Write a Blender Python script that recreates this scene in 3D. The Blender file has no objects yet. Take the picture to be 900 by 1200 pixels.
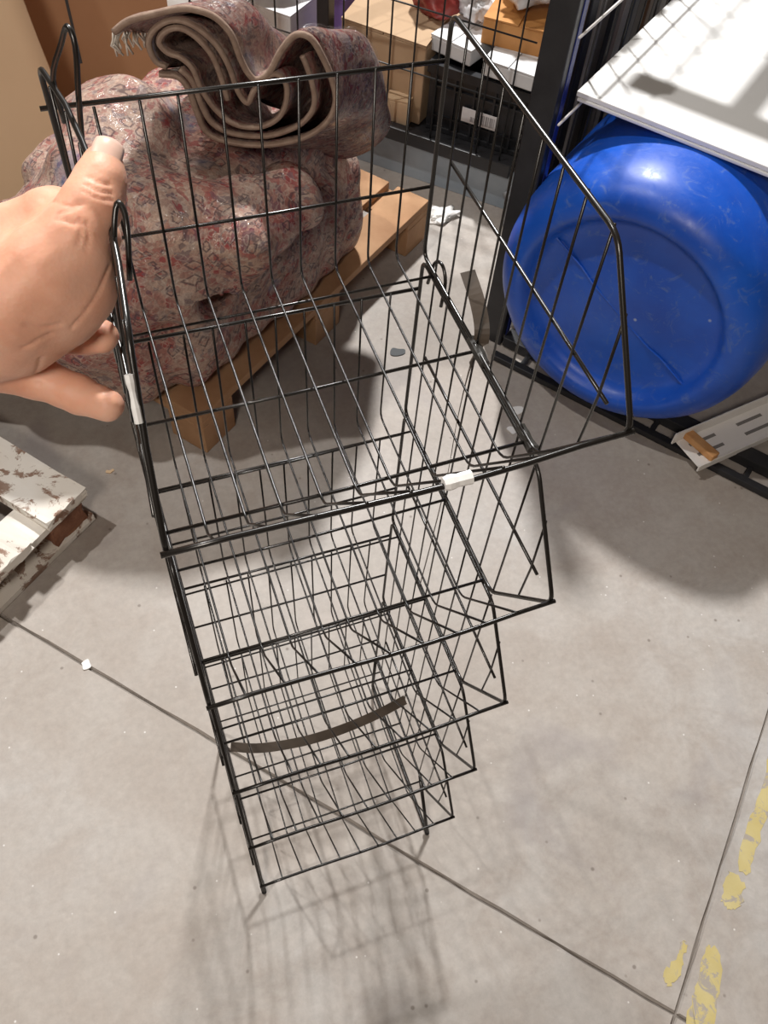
import bpy, bmesh, math, random
import numpy as np
from mathutils import Vector, Matrix

scene = bpy.context.scene
random.seed(7)
C = scene.collection

# ------------------------------------------------------------------ camera
cam_d = bpy.data.cameras.new('camera')
cam_d.sensor_fit = 'HORIZONTAL'
cam_d.sensor_width = 36.0
cam_d.lens = 36.0 * 1013.03 / 900.0
cam_d.clip_start = 0.01
cam = bpy.data.objects.new('camera', cam_d)
C.objects.link(cam)
_r = Vector((0.93985, -0.33662, 0.05790)).normalized()
_f = Vector((0.23444, 0.51237, -0.82605)).normalized()
_u = _r.cross(_f).normalized()
_r = _f.cross(_u).normalized()
_m = Matrix((( _r.x, _u.x, -_f.x, 0.0071), (_r.y, _u.y, -_f.y, -0.33835), (_r.z, _u.z, -_f.z, 1.52677), (0, 0, 0, 1)))
cam.matrix_world = _m
scene.camera = cam

# ------------------------------------------------------------------ light of the hall, with one added fill lamp
world = bpy.data.worlds.new('world')
scene.world = world
world.use_nodes = True
world.node_tree.nodes['Background'].inputs[0].default_value = (1.0, 0.74, 0.52, 1)
world.node_tree.nodes['Background'].inputs[1].default_value = 0.055

def hall_or_fill_lamp(name, loc, target, size, power, colour):
    d = bpy.data.lights.new(name, 'AREA')
    d.shape = 'DISK'; d.size = size; d.energy = power; d.color = colour
    o = bpy.data.objects.new(name, d); C.objects.link(o)
    o.location = loc
    o.rotation_euler = (Vector(target) - Vector(loc)).to_track_quat('-Z', 'Y').to_euler()
    return o
hall_or_fill_lamp('hall_or_fill_lamp', (1.3, 3.2, 4.1), (0.5, 0.8, 0), 0.28, 270, (1.0, 0.985, 0.965))
hall_or_fill_lamp('hall_or_fill_lamp', (-1.35, 1.5, 4.6), (0.2, 0.2, 0), 0.13, 80, (1.0, 0.97, 0.93))
hall_or_fill_lamp('hall_or_fill_lamp', (-0.95, -1.5, 2.9), (0.0, 0.5, 0.8), 0.6, 40, (1.0, 0.90, 0.80))  # fill lamp added on the camera side to brighten hand and front faces

scene.view_settings.view_transform = 'Standard'
scene.view_settings.look = 'None'
scene.view_settings.gamma = 1.0
scene.view_settings.use_curve_mapping = False
scene.view_settings.exposure = 0.0

# ------------------------------------------------------------------ helpers
def link(o, parent=None):
    C.objects.link(o)
    if parent is not None:
        o.parent = parent
        o.matrix_parent_inverse = Matrix.Identity(4)
    return o

def tag(o, label=None, cat=None, group=None, kind=None):
    if label: o['label'] = label
    if cat: o['category'] = cat
    if group: o['group'] = group
    if kind: o['kind'] = kind
    return o

def empty(name, loc=(0, 0, 0), rz=0.0, parent=None):
    o = bpy.data.objects.new(name, None)
    o.empty_display_size = 0.05
    o.location = loc; o.rotation_euler = (0, 0, rz)
    return link(o, parent)

def pydata(name, verts, faces, mat, parent=None, smooth=False):
    me = bpy.data.meshes.new(name)
    me.from_pydata([tuple(v) for v in verts], [], faces)
    me.update()
    if mat: me.materials.append(mat)
    if smooth:
        me.polygons.foreach_set('use_smooth', [True] * len(me.polygons))
    return link(bpy.data.objects.new(name, me), parent)

def bmobj(name, bm, mat, parent=None, smooth=False):
    bmesh.ops.recalc_face_normals(bm, faces=bm.faces[:])
    me = bpy.data.meshes.new(name)
    bm.to_mesh(me); bm.free()
    if mat: me.materials.append(mat)
    if smooth:
        me.polygons.foreach_set('use_smooth', [True] * len(me.polygons))
    return link(bpy.data.objects.new(name, me), parent)

def add_box(bm, lo, hi, bevel=0.0, mat4=None):
    lo = Vector(lo); hi = Vector(hi)
    c = (lo + hi) / 2; s = hi - lo
    r = bmesh.ops.create_cube(bm, size=1.0)
    vs = r['verts']
    for v in vs:
        v.co = Vector((v.co.x * s.x, v.co.y * s.y, v.co.z * s.z)) + c
    if bevel:
        es = list({e for v in vs for e in v.link_edges})
        rr = bmesh.ops.bevel(bm, geom=es, offset=bevel, segments=2, affect='EDGES', profile=0.5)
        vs = list({v for f in rr['faces'] for v in f.verts} | {v for v in vs if v.is_valid})
    if mat4 is not None:
        for v in vs: v.co = mat4 @ v.co
    return vs

def box(name, lo, hi, mat, parent=None, bevel=0.0, mat4=None):
    bm = bmesh.new(); add_box(bm, lo, hi, bevel, mat4)
    return bmobj(name, bm, mat, parent)

def add_tube(bm, pts, r, sides=8, closed=False, cap=True):
    pts = [Vector(p) for p in pts]
    n = len(pts)
    rings = []
    prevn = None
    for i, p in enumerate(pts):
        if closed:
            a = (p - pts[i - 1]).normalized(); b = (pts[(i + 1) % n] - p).normalized()
        else:
            a = (p - pts[i - 1]).normalized() if i > 0 else (pts[1] - p).normalized()
            b = (pts[i + 1] - p).normalized() if i < n - 1 else a
        t = (a + b)
        if t.length < 1e-6: t = a
        t.normalize()
        k = 1.0 / max(0.5, t.dot(b))
        if prevn is None:
            ref = Vector((0, 0, 1)) if abs(t.z) < 0.9 else Vector((1, 0, 0))
            nn = (ref - t * ref.dot(t)).normalized()
        else:
            nn = (prevn - t * prevn.dot(t))
            nn = nn.normalized() if nn.length > 1e-6 else t.orthogonal().normalized()
        prevn = nn
        bb = t.cross(nn)
        rr = r[i] if isinstance(r, (list, tuple)) else r
        bend = (b - a)
        ring = []
        for j in range(sides):
            ang = 2 * math.pi * j / sides
            o = nn * math.cos(ang) + bb * math.sin(ang)
            if bend.length > 1e-4:
                bd = (bend - t * bend.dot(t)).normalized()
                o = o + bd * o.dot(bd) * (k - 1)
            ring.append(bm.verts.new(p + o * rr))
        rings.append(ring)
    m = n if closed else n - 1
    for i in range(m):
        r0 = rings[i]; r1 = rings[(i + 1) % n]
        for j in range(sides):
            bm.faces.new((r0[j], r0[(j + 1) % sides], r1[(j + 1) % sides], r1[j]))
    if cap and not closed:
        bm.faces.new(rings[0][::-1]); bm.faces.new(rings[-1])

def round_poly(pts, rad, seg=4, closed=True):
    pts = [Vector(p) for p in pts]
    out = []
    n = len(pts)
    for i, p in enumerate(pts):
        if not closed and i in (0, n - 1):
            out.append(p); continue
        a = pts[i - 1] - p; b = pts[(i + 1) % n] - p
        d = min(rad, a.length * 0.4, b.length * 0.4)
        A = p + a.normalized() * d; B = p + b.normalized() * d
        for k in range(seg + 1):
            t = k / seg
            out.append(A * (1 - t) ** 2 + p * 2 * t * (1 - t) + B * t * t)
    return out

def tube(name, pts, r, mat, parent=None, sides=8, closed=False):
    bm = bmesh.new(); add_tube(bm, pts, r, sides, closed)
    return bmobj(name, bm, mat, parent, True)

def catmull(pts, n=6, closed=False):
    P = [Vector(p) for p in pts]
    N = len(P); out = []
    for i in range(N if closed else N - 1):
        p1 = P[i]; p2 = P[(i + 1) % N]
        p0 = P[i - 1] if (i > 0 or closed) else p1 * 2 - p2
        p3 = P[(i + 2) % N] if (closed or i + 2 < N) else p2 * 2 - p1
        for k in range(n):
            t = k / n
            out.append(0.5 * ((2 * p1) + (p2 - p0) * t + (2 * p0 - 5 * p1 + 4 * p2 - p3) * t * t + (3 * p1 - p0 - 3 * p2 + p3) * t ** 3))
    if not closed: out.append(P[-1])
    return out

def surface_nets(fn, lo, hi, h):
    """fn(X,Y,Z)->signed distance arrays; returns verts, quads of the zero surface"""
    lo = np.array(lo, float); hi = np.array(hi, float)
    n = np.ceil((hi - lo) / h).astype(int) + 1
    ax = [lo[i] + h * np.arange(n[i]) for i in range(3)]
    X, Y, Z = np.meshgrid(*ax, indexing='ij')
    D = fn(X, Y, Z)
    ins = D < 0
    cs = tuple(n - 1)
    cnt = np.zeros(cs); acc = np.zeros(cs + (3,))
    def sl(o): return tuple(slice(o[i], o[i] + cs[i]) for i in range(3))
    corners = [(i, j, k) for i in (0, 1) for j in (0, 1) for k in (0, 1)]
    for a in corners:
        for axis in range(3):
            if a[axis] == 1: continue
            b = list(a); b[axis] = 1; b = tuple(b)
            da = D[sl(a)]; db = D[sl(b)]
            m = (da < 0) != (db < 0)
            t = np.where(m, da / np.where(m, da - db, 1), 0)
            cnt += m
            for c in range(3):
                acc[..., c] += m * (a[c] + (t if c == axis else 0))
    act = cnt > 0
    idx = -np.ones(cs, int)
    idx[act] = np.arange(act.sum())
    ijk = np.argwhere(act)
    V = lo + h * (ijk + acc[act] / cnt[act][:, None])
    F = []
    for axis in range(3):
        o1, o2 = [(1, 2), (2, 0), (0, 1)][axis]
        s0 = [slice(1, -1)] * 3; s0[axis] = slice(0, -1)
        s1 = [slice(1, -1)] * 3; s1[axis] = slice(1, None)
        a = ins[tuple(s0)]; b = ins[tuple(s1)]
        for flip, m in ((False, a & ~b), (True, ~a & b)):
            e = np.argwhere(m)
            if not len(e): continue
            off = np.array([1, 1, 1]); off[axis] = 0
            e = e + off
            q = []
            for d1, d2 in ((-1, -1), (0, -1), (0, 0), (-1, 0)):
                k = e.copy(); k[:, o1] += d1; k[:, o2] += d2
                q.append(idx[k[:, 0], k[:, 1], k[:, 2]])
            q = np.stack(q, 1)
            if flip: q = q[:, ::-1]
            F.append(q)
    return V, np.concatenate(F)

def smin(a, b, k):
    h = np.clip(0.5 + 0.5 * (b - a) / k, 0, 1)
    return b * (1 - h) + a * h - k * h * (1 - h)

def sd_cone(X, Y, Z, p, q):
    """round cone from sphere p=(x,y,z,r) to q"""
    a = np.array(p[:3]); b = np.array(q[:3]); ab = b - a
    L = ab @ ab
    t = ((X - a[0]) * ab[0] + (Y - a[1]) * ab[1] + (Z - a[2]) * ab[2]) / L
    t = np.clip(t, 0, 1)
    return np.sqrt((X - a[0] - t * ab[0]) ** 2 + (Y - a[1] - t * ab[1]) ** 2 + (Z - a[2] - t * ab[2]) ** 2) - (p[3] * (1 - t) + q[3] * t)

def sd_chain(X, Y, Z, L, k=0.006):
    d = None
    for i in range(len(L) - 1):
        e = sd_cone(X, Y, Z, L[i], L[i + 1])
        d = e if d is None else smin(d, e, k)
    return d

# ------------------------------------------------------------------ materials
def mat(name, col=(0.5, 0.5, 0.5), rough=0.6, metal=0.0, spec=0.5):
    m = bpy.data.materials.new(name); m.use_nodes = True
    b = m.node_tree.nodes['Principled BSDF']
    b.inputs['Base Color'].default_value = (*col, 1)
    b.inputs['Roughness'].default_value = rough
    b.inputs['Metallic'].default_value = metal
    b.inputs['Specular IOR Level'].default_value = spec
    return m

class NT:
    def __init__(s, m):
        s.m = m; s.t = m.node_tree; s.b = s.t.nodes['Principled BSDF']
    def n(s, typ, **kw):
        x = s.t.nodes.new(typ)
        for k, v in kw.items():
            if k in x.inputs: x.inputs[k].default_value = v
            else: setattr(x, k, v)
        return x
    def l(s, a, b): s.t.links.new(a, b)
    def coord(s, which='Object'):
        return s.n('ShaderNodeTexCoord').outputs[which]
    def noise(s, scale, detail=4, rough=0.55, vec=None, dist=0.0):
        x = s.n('ShaderNodeTexNoise')
        x.inputs['Scale'].default_value = scale; x.inputs['Detail'].default_value = detail
        x.inputs['Roughness'].default_value = rough; x.inputs['Distortion'].default_value = dist
        s.l(vec if vec is not None else s.coord(), x.inputs['Vector'])
        return x.outputs['Fac']
    def vor(s, scale, feature='F1', out='Distance', vec=None, metric='EUCLIDEAN'):
        x = s.n('ShaderNodeTexVoronoi'); x.feature = feature; x.distance = metric
        x.inputs['Scale'].default_value = scale
        s.l(vec if vec is not None else s.coord(), x.inputs['Vector'])
        return x.outputs[out]
    def ramp(s, fac, stops, interp='LINEAR'):
        x = s.n('ShaderNodeValToRGB'); x.color_ramp.interpolation = interp
        e = x.color_ramp.elements
        while len(e) < len(stops): e.new(0.5)
        for i, (p, c) in enumerate(stops):
            e[i].position = p
            e[i].color = (c, c, c, 1) if isinstance(c, (int, float)) else (*c, 1)
        s.l(fac, x.inputs['Fac'])
        return x.outputs['Color']
    def mix(s, fac, a, b, mode='MIX'):
        x = s.n('ShaderNodeMix'); x.data_type = 'RGBA'; x.blend_type = mode
        for v, i in ((fac, 0), (a, 6), (b, 7)):
            if isinstance(v, (int, float)): x.inputs[i].default_value = v
            elif isinstance(v, tuple): x.inputs[i].default_value = (*v, 1)
            else: s.l(v, x.inputs[i])
        return x.outputs[2]
    def bump(s, h, strength=0.3, dist=0.005):
        x = s.n('ShaderNodeBump'); x.inputs['Strength'].default_value = strength
        x.inputs['Distance'].default_value = dist
        s.l(h, x.inputs['Height']); s.l(x.outputs['Normal'], s.b.inputs['Normal'])
    def col(s, c): s.l(c, s.b.inputs['Base Color'])
    def rough(s, c): s.l(c, s.b.inputs['Roughness'])

def m_concrete():
    m = mat('concrete', rough=0.55, spec=0.35); t = NT(m)
    big = t.noise(1.6, 5, 0.6)
    c = t.ramp(big, [(0.3, (0.345, 0.30, 0.262)), (0.5, (0.43, 0.392, 0.357)), (0.7, (0.47, 0.45, 0.43))])
    mid = t.noise(9, 6, 0.7, dist=0.6)
    c = t.mix(t.ramp(mid, [(0.35, 0.5), (0.6, 0.0)]), c, (0.33, 0.275, 0.235))
    fine = t.noise(70, 4, 0.7)
    c = t.mix(0.25, c, t.ramp(fine, [(0.3, 0.3), (0.7, 0.62)]), 'OVERLAY')
    st = t.noise(3.1, 3, 0.5, dist=1.2)
    c = t.mix(t.ramp(st, [(0.6, 0.0), (0.75, 0.45)]), c, (0.27, 0.24, 0.24))
    sp = t.vor(26)
    c = t.mix(t.ramp(sp, [(0.03, 0.8), (0.055, 0.0)]), c, (0.72, 0.7, 0.68))
    sd = t.vor(17)
    c = t.mix(t.ramp(sd, [(0.035, 0.7), (0.07, 0.0)]), c, (0.17, 0.14, 0.12))
    t.col(c)
    t.rough(t.ramp(mid, [(0.3, 0.42), (0.7, 0.62)]))
    t.bump(fine, 0.12, 0.002)
    return m

def m_noisy(name, c1, c2, scale, rough=0.6, bump=0.0, bscale=None, stretch=None, spec=0.4):
    m = mat(name, c1, rough, spec=spec); t = NT(m)
    v = t.coord()
    if stretch:
        mp = t.n('ShaderNodeMapping'); mp.inputs['Scale'].default_value = stretch
        t.l(v, mp.inputs['Vector']); v = mp.outputs['Vector']
    n = t.noise(scale, 5, 0.6, v)
    t.col(t.ramp(n, [(0.3, c1), (0.7, c2)]))
    if bump: t.bump(t.noise(bscale or scale * 4, 4, 0.6, v), bump, 0.003)
    return m

def m_rug(name='woven_rug', tone=1.0, shift=0.0):
    m = mat(name, rough=0.85, spec=0.2); t = NT(m)
    v = t.coord()
    warp = t.n('ShaderNodeTexNoise'); warp.inputs['Scale'].default_value = 5
    t.l(v, warp.inputs['Vector'])
    ad = t.n('ShaderNodeVectorMath'); ad.operation = 'MULTIPLY_ADD'
    ad.inputs[1].default_value = (0.12, 0.12, 0.12)
    t.l(warp.outputs['Color'], ad.inputs[0]); t.l(v, ad.inputs[2])
    w = ad.outputs[0]
    field = t.noise(4.5, 3, 0.5, v, 0.8)
    if shift:
        sh_ = t.n('ShaderNodeMath'); sh_.operation = 'SUBTRACT'; t.l(field, sh_.inputs[0]); sh_.inputs[1].default_value = shift; field = sh_.outputs[0]
    base = t.ramp(field, [(0.30, (0.10, 0.016, 0.024)), (0.40, (0.26, 0.05, 0.05)), (0.47, (0.38, 0.25, 0.21)), (0.54, (0.34, 0.22, 0.19)), (0.59, (0.28, 0.045, 0.045)), (0.66, (0.36, 0.23, 0.18)), (0.75, (0.11, 0.025, 0.04))])
    cell = t.vor(85, 'F1', 'Color', w, 'CHEBYCHEV')
    sx = t.n('ShaderNodeSeparateColor'); t.l(cell, sx.inputs[0])
    motif = t.ramp(sx.outputs[0], [(0.0, (0.46, 0.33, 0.27)), (0.28, (0.27, 0.05, 0.055)), (0.42, (0.36, 0.25, 0.21)), (0.62, (0.10, 0.10, 0.13)), (0.74, (0.30, 0.14, 0.115)), (0.88, (0.42, 0.35, 0.31))], 'CONSTANT')
    c = t.mix(0.48, base, motif)
    line = t.vor(34, 'F1', 'Distance', w, 'MANHATTAN')
    c = t.mix(t.ramp(line, [(0.36, 0.0), (0.42, 0.7), (0.52, 0.7), (0.60, 0.0)]), c, (0.06, 0.04, 0.05))
    line2 = t.vor(62, 'F1', 'Distance', w, 'MANHATTAN')
    c = t.mix(t.ramp(line2, [(0.5, 0.0), (0.6, 0.4), (0.68, 0.4), (0.76, 0.0)]), c, (0.50, 0.40, 0.35))
    fz = t.noise(150, 3, 0.7)
    c = t.mix(t.ramp(fz, [(0.4, 0.35), (0.6, 0.0)]), c, (0.10, 0.06, 0.06))
    bl = t.noise(5.5, 2, 0.5, w)
    blc = t.vor(60, 'F1', 'Distance', w)
    c = t.mix(t.ramp(bl, [(0.62, 0.0), (0.66, 0.6)]), c, t.ramp(blc, [(0.2, (0.07, 0.11, 0.22)), (0.5, (0.27, 0.24, 0.27))]))
    if tone != 1.0: c = t.mix(1.0, c, (tone, tone * 1.02, tone * 0.98), 'MULTIPLY')
    t.col(c)
    wv = t.noise(260, 2, 0.5)
    t.bump(wv, 0.35, 0.003)
    # the clear film it is wrapped in: patchy gloss over the pile
    t.b.inputs['Coat Roughness'].default_value = 0.13
    t.l(t.ramp(t.noise(7, 3), [(0.38, 0.05), (0.6, 0.55)]), t.b.inputs['Coat Weight'])
    cb = t.n('ShaderNodeBump'); cb.inputs['Strength'].default_value = 0.6; cb.inputs['Distance'].default_value = 0.02
    t.l(t.noise(16, 4, 0.6, v, 1.5), cb.inputs['Height']); t.l(cb.outputs['Normal'], t.b.inputs['Coat Normal'])
    return m

def m_skin():
    m = mat('skin', (0.70, 0.40, 0.28), 0.5, spec=0.35); t = NT(m)
    n = t.noise(28, 4, 0.6)
    c = t.ramp(n, [(0.3, (0.70, 0.34, 0.225)), (0.55, (0.80, 0.43, 0.295)), (0.75, (0.82, 0.49, 0.36))])
    t.col(c)
    t.b.inputs['Subsurface Weight'].default_value = 0.25
    t.b.inputs['Subsurface Radius'].default_value = (0.012, 0.004, 0.002)
    t.b.inputs['Subsurface Scale'].default_value = 0.6
    f = t.vor(420)
    g = t.noise(130, 3)
    t.bump(t.mix(0.5, f, g), 0.14, 0.0012)
    return m

def m_chipped(name, wood1, wood2):
    m = mat(name, rough=0.7, spec=0.25); t = NT(m)
    n = t.noise(14, 6, 0.7, dist=0.6)
    w = t.ramp(t.noise(40, 4), [(0.3, wood1), (0.7, wood2)])
    c = t.mix(t.ramp(n, [(0.42, 1.0), (0.46, 0.0)]), t.ramp(t.noise(7, 3), [(0.3, (0.66, 0.60, 0.52)), (0.7, (0.80, 0.77, 0.72))]), w)
    t.col(c); t.bump(n, 0.5, 0.004)
    return m

def m_drum():
    m = mat('blue_plastic', (0.012, 0.085, 0.50), 0.36, spec=0.5); t = NT(m)
    n = t.noise(5, 5, 0.6)
    c = t.ramp(n, [(0.3, (0.006, 0.060, 0.40)), (0.7, (0.010, 0.105, 0.58))])
    sc = t.noise(22, 5, 0.75, dist=1.5)
    c = t.mix(t.ramp(sc, [(0.56, 0.0), (0.68, 0.38)]), c, (0.15, 0.22, 0.36))
    fl = t.vor(11)
    c = t.mix(t.ramp(fl, [(0.04, 0.6), (0.06, 0.0)]), c, (0.5, 0.56, 0.66))
    t.col(c); t.rough(t.ramp(sc, [(0.3, 0.3), (0.7, 0.5)]))
    return m

def m_worn_yellow():
    m = mat('worn_yellow_paint', rough=0.7, spec=0.3); t = NT(m)
    c = t.ramp(t.noise(12, 4), [(0.3, (0.50, 0.40, 0.15)), (0.7, (0.56, 0.48, 0.24))])
    n = t.noise(34, 6, 0.75, dist=0.8)
    c = t.mix(t.ramp(n, [(0.43, 1.0), (0.48, 0.0)]), c, (0.37, 0.33, 0.29))
    t.col(c); t.bump(n, 0.3, 0.002)
    return m

M = {
    'concrete': m_concrete(),
    'filler': m_noisy('joint_filler', (0.17, 0.145, 0.125), (0.27, 0.24, 0.215), 30, 0.9),
    'wire': mat('black_wire', (0.014, 0.012, 0.0105), 0.27, spec=0.6),
    'frame_black': m_noisy('black_steel', (0.014, 0.014, 0.016), (0.03, 0.03, 0.033), 12, 0.42),
    'mesh_wire': mat('black_mesh_wire', (0.012, 0.012, 0.013), 0.4),
    'skin': m_skin(),
    'nail': mat('finger_nail', (0.88, 0.60, 0.49), 0.25, spec=0.5),
    'rug': m_rug('woven_rug', 1.12),
    'rug_maroon': m_rug('maroon_rug', 0.80, 0.11),
    'rug_edge': m_noisy('rug_binding', (0.25, 0.165, 0.125), (0.36, 0.26, 0.20), 60, 0.9, 0.4, 200),
    'fringe': mat('cream_fringe', (0.72, 0.66, 0.58), 0.9),
    'pallet_wood': m_noisy('pallet_wood', (0.36, 0.19, 0.095), (0.50, 0.30, 0.165), 7, 0.75, 0.25, 60, (1, 1, 1)),
    'white_paint': m_chipped('chipped_white_paint', (0.22, 0.12, 0.075), (0.36, 0.27, 0.22)),
    'old_wood': m_noisy('old_brown_wood', (0.17, 0.065, 0.035), (0.30, 0.14, 0.08), 30, 0.8, 0.4),
    'drum': m_drum(),
    'foam': m_noisy('white_sheet', (0.78, 0.775, 0.76), (0.83, 0.825, 0.815), 6, 0.5, 0.05),
    'alu': m_noisy('white_metal', (0.82, 0.80, 0.77), (0.88, 0.86, 0.84), 9, 0.35),
    'slot': mat('slot_dark', (0.22, 0.21, 0.20), 0.7),
    'block': m_noisy('orange_wood', (0.56, 0.27, 0.10), (0.68, 0.38, 0.17), 40, 0.7),
    'card': m_noisy('cardboard', (0.42, 0.285, 0.175), (0.49, 0.345, 0.22), 8, 0.8, 0.08, 40),
    'card_brown': m_noisy('brown_cardboard', (0.50, 0.275, 0.145), (0.55, 0.31, 0.17), 5, 0.8, 0.05, 40),
    'card_tan': m_noisy('tan_cardboard', (0.68, 0.49, 0.31), (0.72, 0.53, 0.34), 5, 0.8, 0.05, 40),
    'crate': m_noisy('black_plastic', (0.011, 0.012, 0.014), (0.022, 0.023, 0.027), 20, 0.4),
    'label': m_noisy('paper_label', (0.62, 0.60, 0.62), (0.74, 0.73, 0.74), 40, 0.6),
    'print': mat('label_print', (0.22, 0.21, 0.22), 0.7),
    'orange_box': m_noisy('orange_carton', (0.46, 0.20, 0.055), (0.54, 0.26, 0.085), 12, 0.6),
    'white_carton': m_noisy('white_carton', (0.60, 0.61, 0.63), (0.72, 0.73, 0.74), 14, 0.55),
    'plastic_bag': m_noisy('milky_plastic', (0.58, 0.58, 0.60), (0.78, 0.78, 0.79), 18, 0.28, 0.5, 25),
    'red_bag': m_noisy('dark_red_plastic', (0.20, 0.022, 0.02), (0.32, 0.05, 0.04), 15, 0.35, 0.4, 30),
    'pink': mat('pink_card', (0.55, 0.08, 0.28), 0.5),
    'violet': mat('violet_card', (0.22, 0.14, 0.45), 0.5),
    'bluegrey': m_noisy('bluegrey_sheet', (0.24, 0.29, 0.345), (0.36, 0.41, 0.46), 9, 0.5),
    'darkbag': m_noisy('dark_bag', (0.03, 0.03, 0.032), (0.30, 0.31, 0.33), 12, 0.4, 0.4),
    'yellow': m_worn_yellow(),
    'strap': m_noisy('brown_strap', (0.055, 0.042, 0.032), (0.085, 0.065, 0.05), 30, 0.4),
    'tape': m_noisy('white_tape', (0.78, 0.77, 0.75), (0.86, 0.86, 0.85), 40, 0.6),
    'clear_tape': mat('clear_tape', (0.035, 0.033, 0.03), 0.38),
    'chip_dark': mat('grey_chip', (0.075, 0.08, 0.085), 0.7),
    'chip_white': mat('white_chip', (0.78, 0.77, 0.75), 0.8),
    'rubber': m_noisy('black_rubber', (0.018, 0.018, 0.018), (0.04, 0.04, 0.04), 25, 0.7, 0.3),
    'wall': m_noisy('grey_wall', (0.20, 0.195, 0.19), (0.27, 0.26, 0.25), 2, 0.8),
    'blue_strip': mat('dark_blue', (0.02, 0.035, 0.22), 0.45),
}
for i, c in enumerate([(0.035, 0.03, 0.028), (0.10, 0.055, 0.032), (0.02, 0.021, 0.026), (0.20, 0.19, 0.185), (0.06, 0.048, 0.036), (0.012, 0.013, 0.018), (0.15, 0.10, 0.095), (0.28, 0.27, 0.27), (0.045, 0.055, 0.075)]):
    M['slat%d' % i] = m_noisy('painted_board_%d' % i, c, tuple(x * 1.5 for x in c), 9, 0.5)

# ------------------------------------------------------------------ the setting: floor slabs, wall
J = Vector((0.556, -0.42, 0)); E1 = Vector((0.660, -0.751, 0)).normalized(); E2 = Vector((0.751, 0.660, 0)).normalized()
floor = pydata('floor', [J + E1 * a * 9 + E2 * b * 9 + Vector((0, 0, -0.006)) for a, b in ((-1, -1), (1, -1), (1, 1), (-1, 1))], [(0, 1, 2, 3)], M['filler'])
tag(floor, 'grey stained concrete floor with joints', None, None, 'structure')
g = 0.0019
def slab(a0, a1, b0, b1):
    bm = bmesh.new()
    def wob(s): return 0.0011 * math.sin(s * 23.0) + 0.0009 * math.sin(s * 61.0 + 1)
    # outline with slightly ragged joint edges
    pts = []
    N = 160
    for (p, q) in (((a0, b0), (a1, b0)), ((a1, b0), (a1, b1)), ((a1, b1), (a0, b1)), ((a0, b1), (a0, b0))):
        for k in range(N):
            t = k / N
            a = p[0] + (q[0] - p[0]) * t; b = p[1] + (q[1] - p[1]) * t
            pts.append((a + (wob(b) if abs(p[0] - q[0]) < 1e-9 and abs(a) < 0.1 else 0), b + (wob(a) if abs(p[1] - q[1]) < 1e-9 and abs(b) < 0.1 else 0)))
    c_ = 0.0022
    top = [bm.verts.new(J + E1 * (min(max(a, a0 + c_), a1 - c_) + (wob(b * 1.7) * 0.6 if abs(a) < 0.1 else 0)) + E2 * (min(max(b, b0 + c_), b1 - c_) + (wob(a * 1.7) * 0.6 if abs(b) < 0.1 else 0))) for a, b in pts]
    bot = [bm.verts.new(J + E1 * a + E2 * b - Vector((0, 0, 0.0048))) for a, b in pts]
    bm.faces.new(top)
    n = len(top)
    for i in range(n):
        bm.faces.new((top[i], bot[i], bot[(i + 1) % n], top[(i + 1) % n]))
    return bmobj('slab', bm, M['concrete'], floor)
for a0, a1 in ((-8, -g), (g, 8)):
    for b0, b1 in ((-8, -g), (g, 8)):
        slab(a0, a1, b0, b1)

def flat_patch(name, outline, matl, parent=None, z=0.0008, th=0.0008, jag=0.0, seed=1):
    rnd = random.Random(seed)
    P = catmull([(x, y, 0) for x, y in outline], 5, True)
    P = [p + Vector((rnd.uniform(-jag, jag), rnd.uniform(-jag, jag), 0)) for p in P]
    bm = bmesh.new()
    top = [bm.verts.new((p.x, p.y, z)) for p in P]
    bot = [bm.verts.new((p.x, p.y, z - th)) for p in P]
    bm.faces.new(top); n = len(P)
    for i in range(n): bm.faces.new((top[i], bot[i], bot[(i + 1) % n], top[(i + 1) % n]))
    bmesh.ops.triangulate(bm, faces=bm.faces[:])
    return bmobj(name, bm, matl, parent)

# worn yellow line painted along the joint (coordinates: metres along the joint, metres across)
def jp(a, b):
    p = J + E2 * (a + 0.045) + E1 * b
    return (p.x, p.y)
for k, pts in enumerate([
        [(0.55, 0.022), (0.60, 0.034), (0.52, 0.058), (0.40, 0.052), (0.30, 0.046), (0.222, 0.046), (0.226, 0.022), (0.30, 0.020), (0.38, 0.026), (0.46, 0.018)],
        [(0.205, 0.016), (0.20, 0.040), (0.165, 0.046), (0.150, 0.034), (0.150, 0.018), (0.178, 0.012)],
        [(0.075, 0.018), (0.072, 0.036), (0.03, 0.050), (-0.03, 0.056), (-0.06, 0.046), (-0.05, 0.020), (0.0, 0.016), (0.04, 0.012)],
        [(0.062, -0.022), (0.058, -0.016), (0.03, -0.014), (0.0, -0.012), (-0.012, -0.028), (0.004, -0.034), (0.03, -0.026)]]):
    flat_patch('yellow_paint_mark', [jp(a, b) for a, b in pts], M['yellow'], floor, 0.0007, 0.0007, 0.0036, k)

wall = box('wall_back', (-4.5, 5.2, 0), (5.5, 5.35, 3.2), M['wall'])
tag(wall, 'grey hall wall far behind the cages', None, None, 'structure')
wall.rotation_euler = (0, 0, -0.42)

# ------------------------------------------------------------------ wire basket stand
S = 0.22
W, D, A, B, G = 1.30, 1.10, 0.36, 0.552, -0.034
ZF = 4.56
def R3(x, y, z): return Vector((x * S, y * S, (z + ZF) * S))
rack = empty('wire_basket_stand', (0, 0, 0))
tag(rack, 'tall black wire stand of five stacked open baskets held upright', 'display stand')
r_frame, r_rail, r_thin = 0.00195, 0.00195, 0.0011
rnd = random.Random(3)

def bow(y, z):
    # the grip pulls the upper left side panel inwards
    ys = [-0.4, -0.03, 0.3, 0.61, 0.88, 1.1]; xs = [0.0, 0.050, 0.078, 0.072, 0.045, 0.0]
    return float(np.interp(y, ys, xs)) * max(0.0, min(1.0, z))

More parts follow.
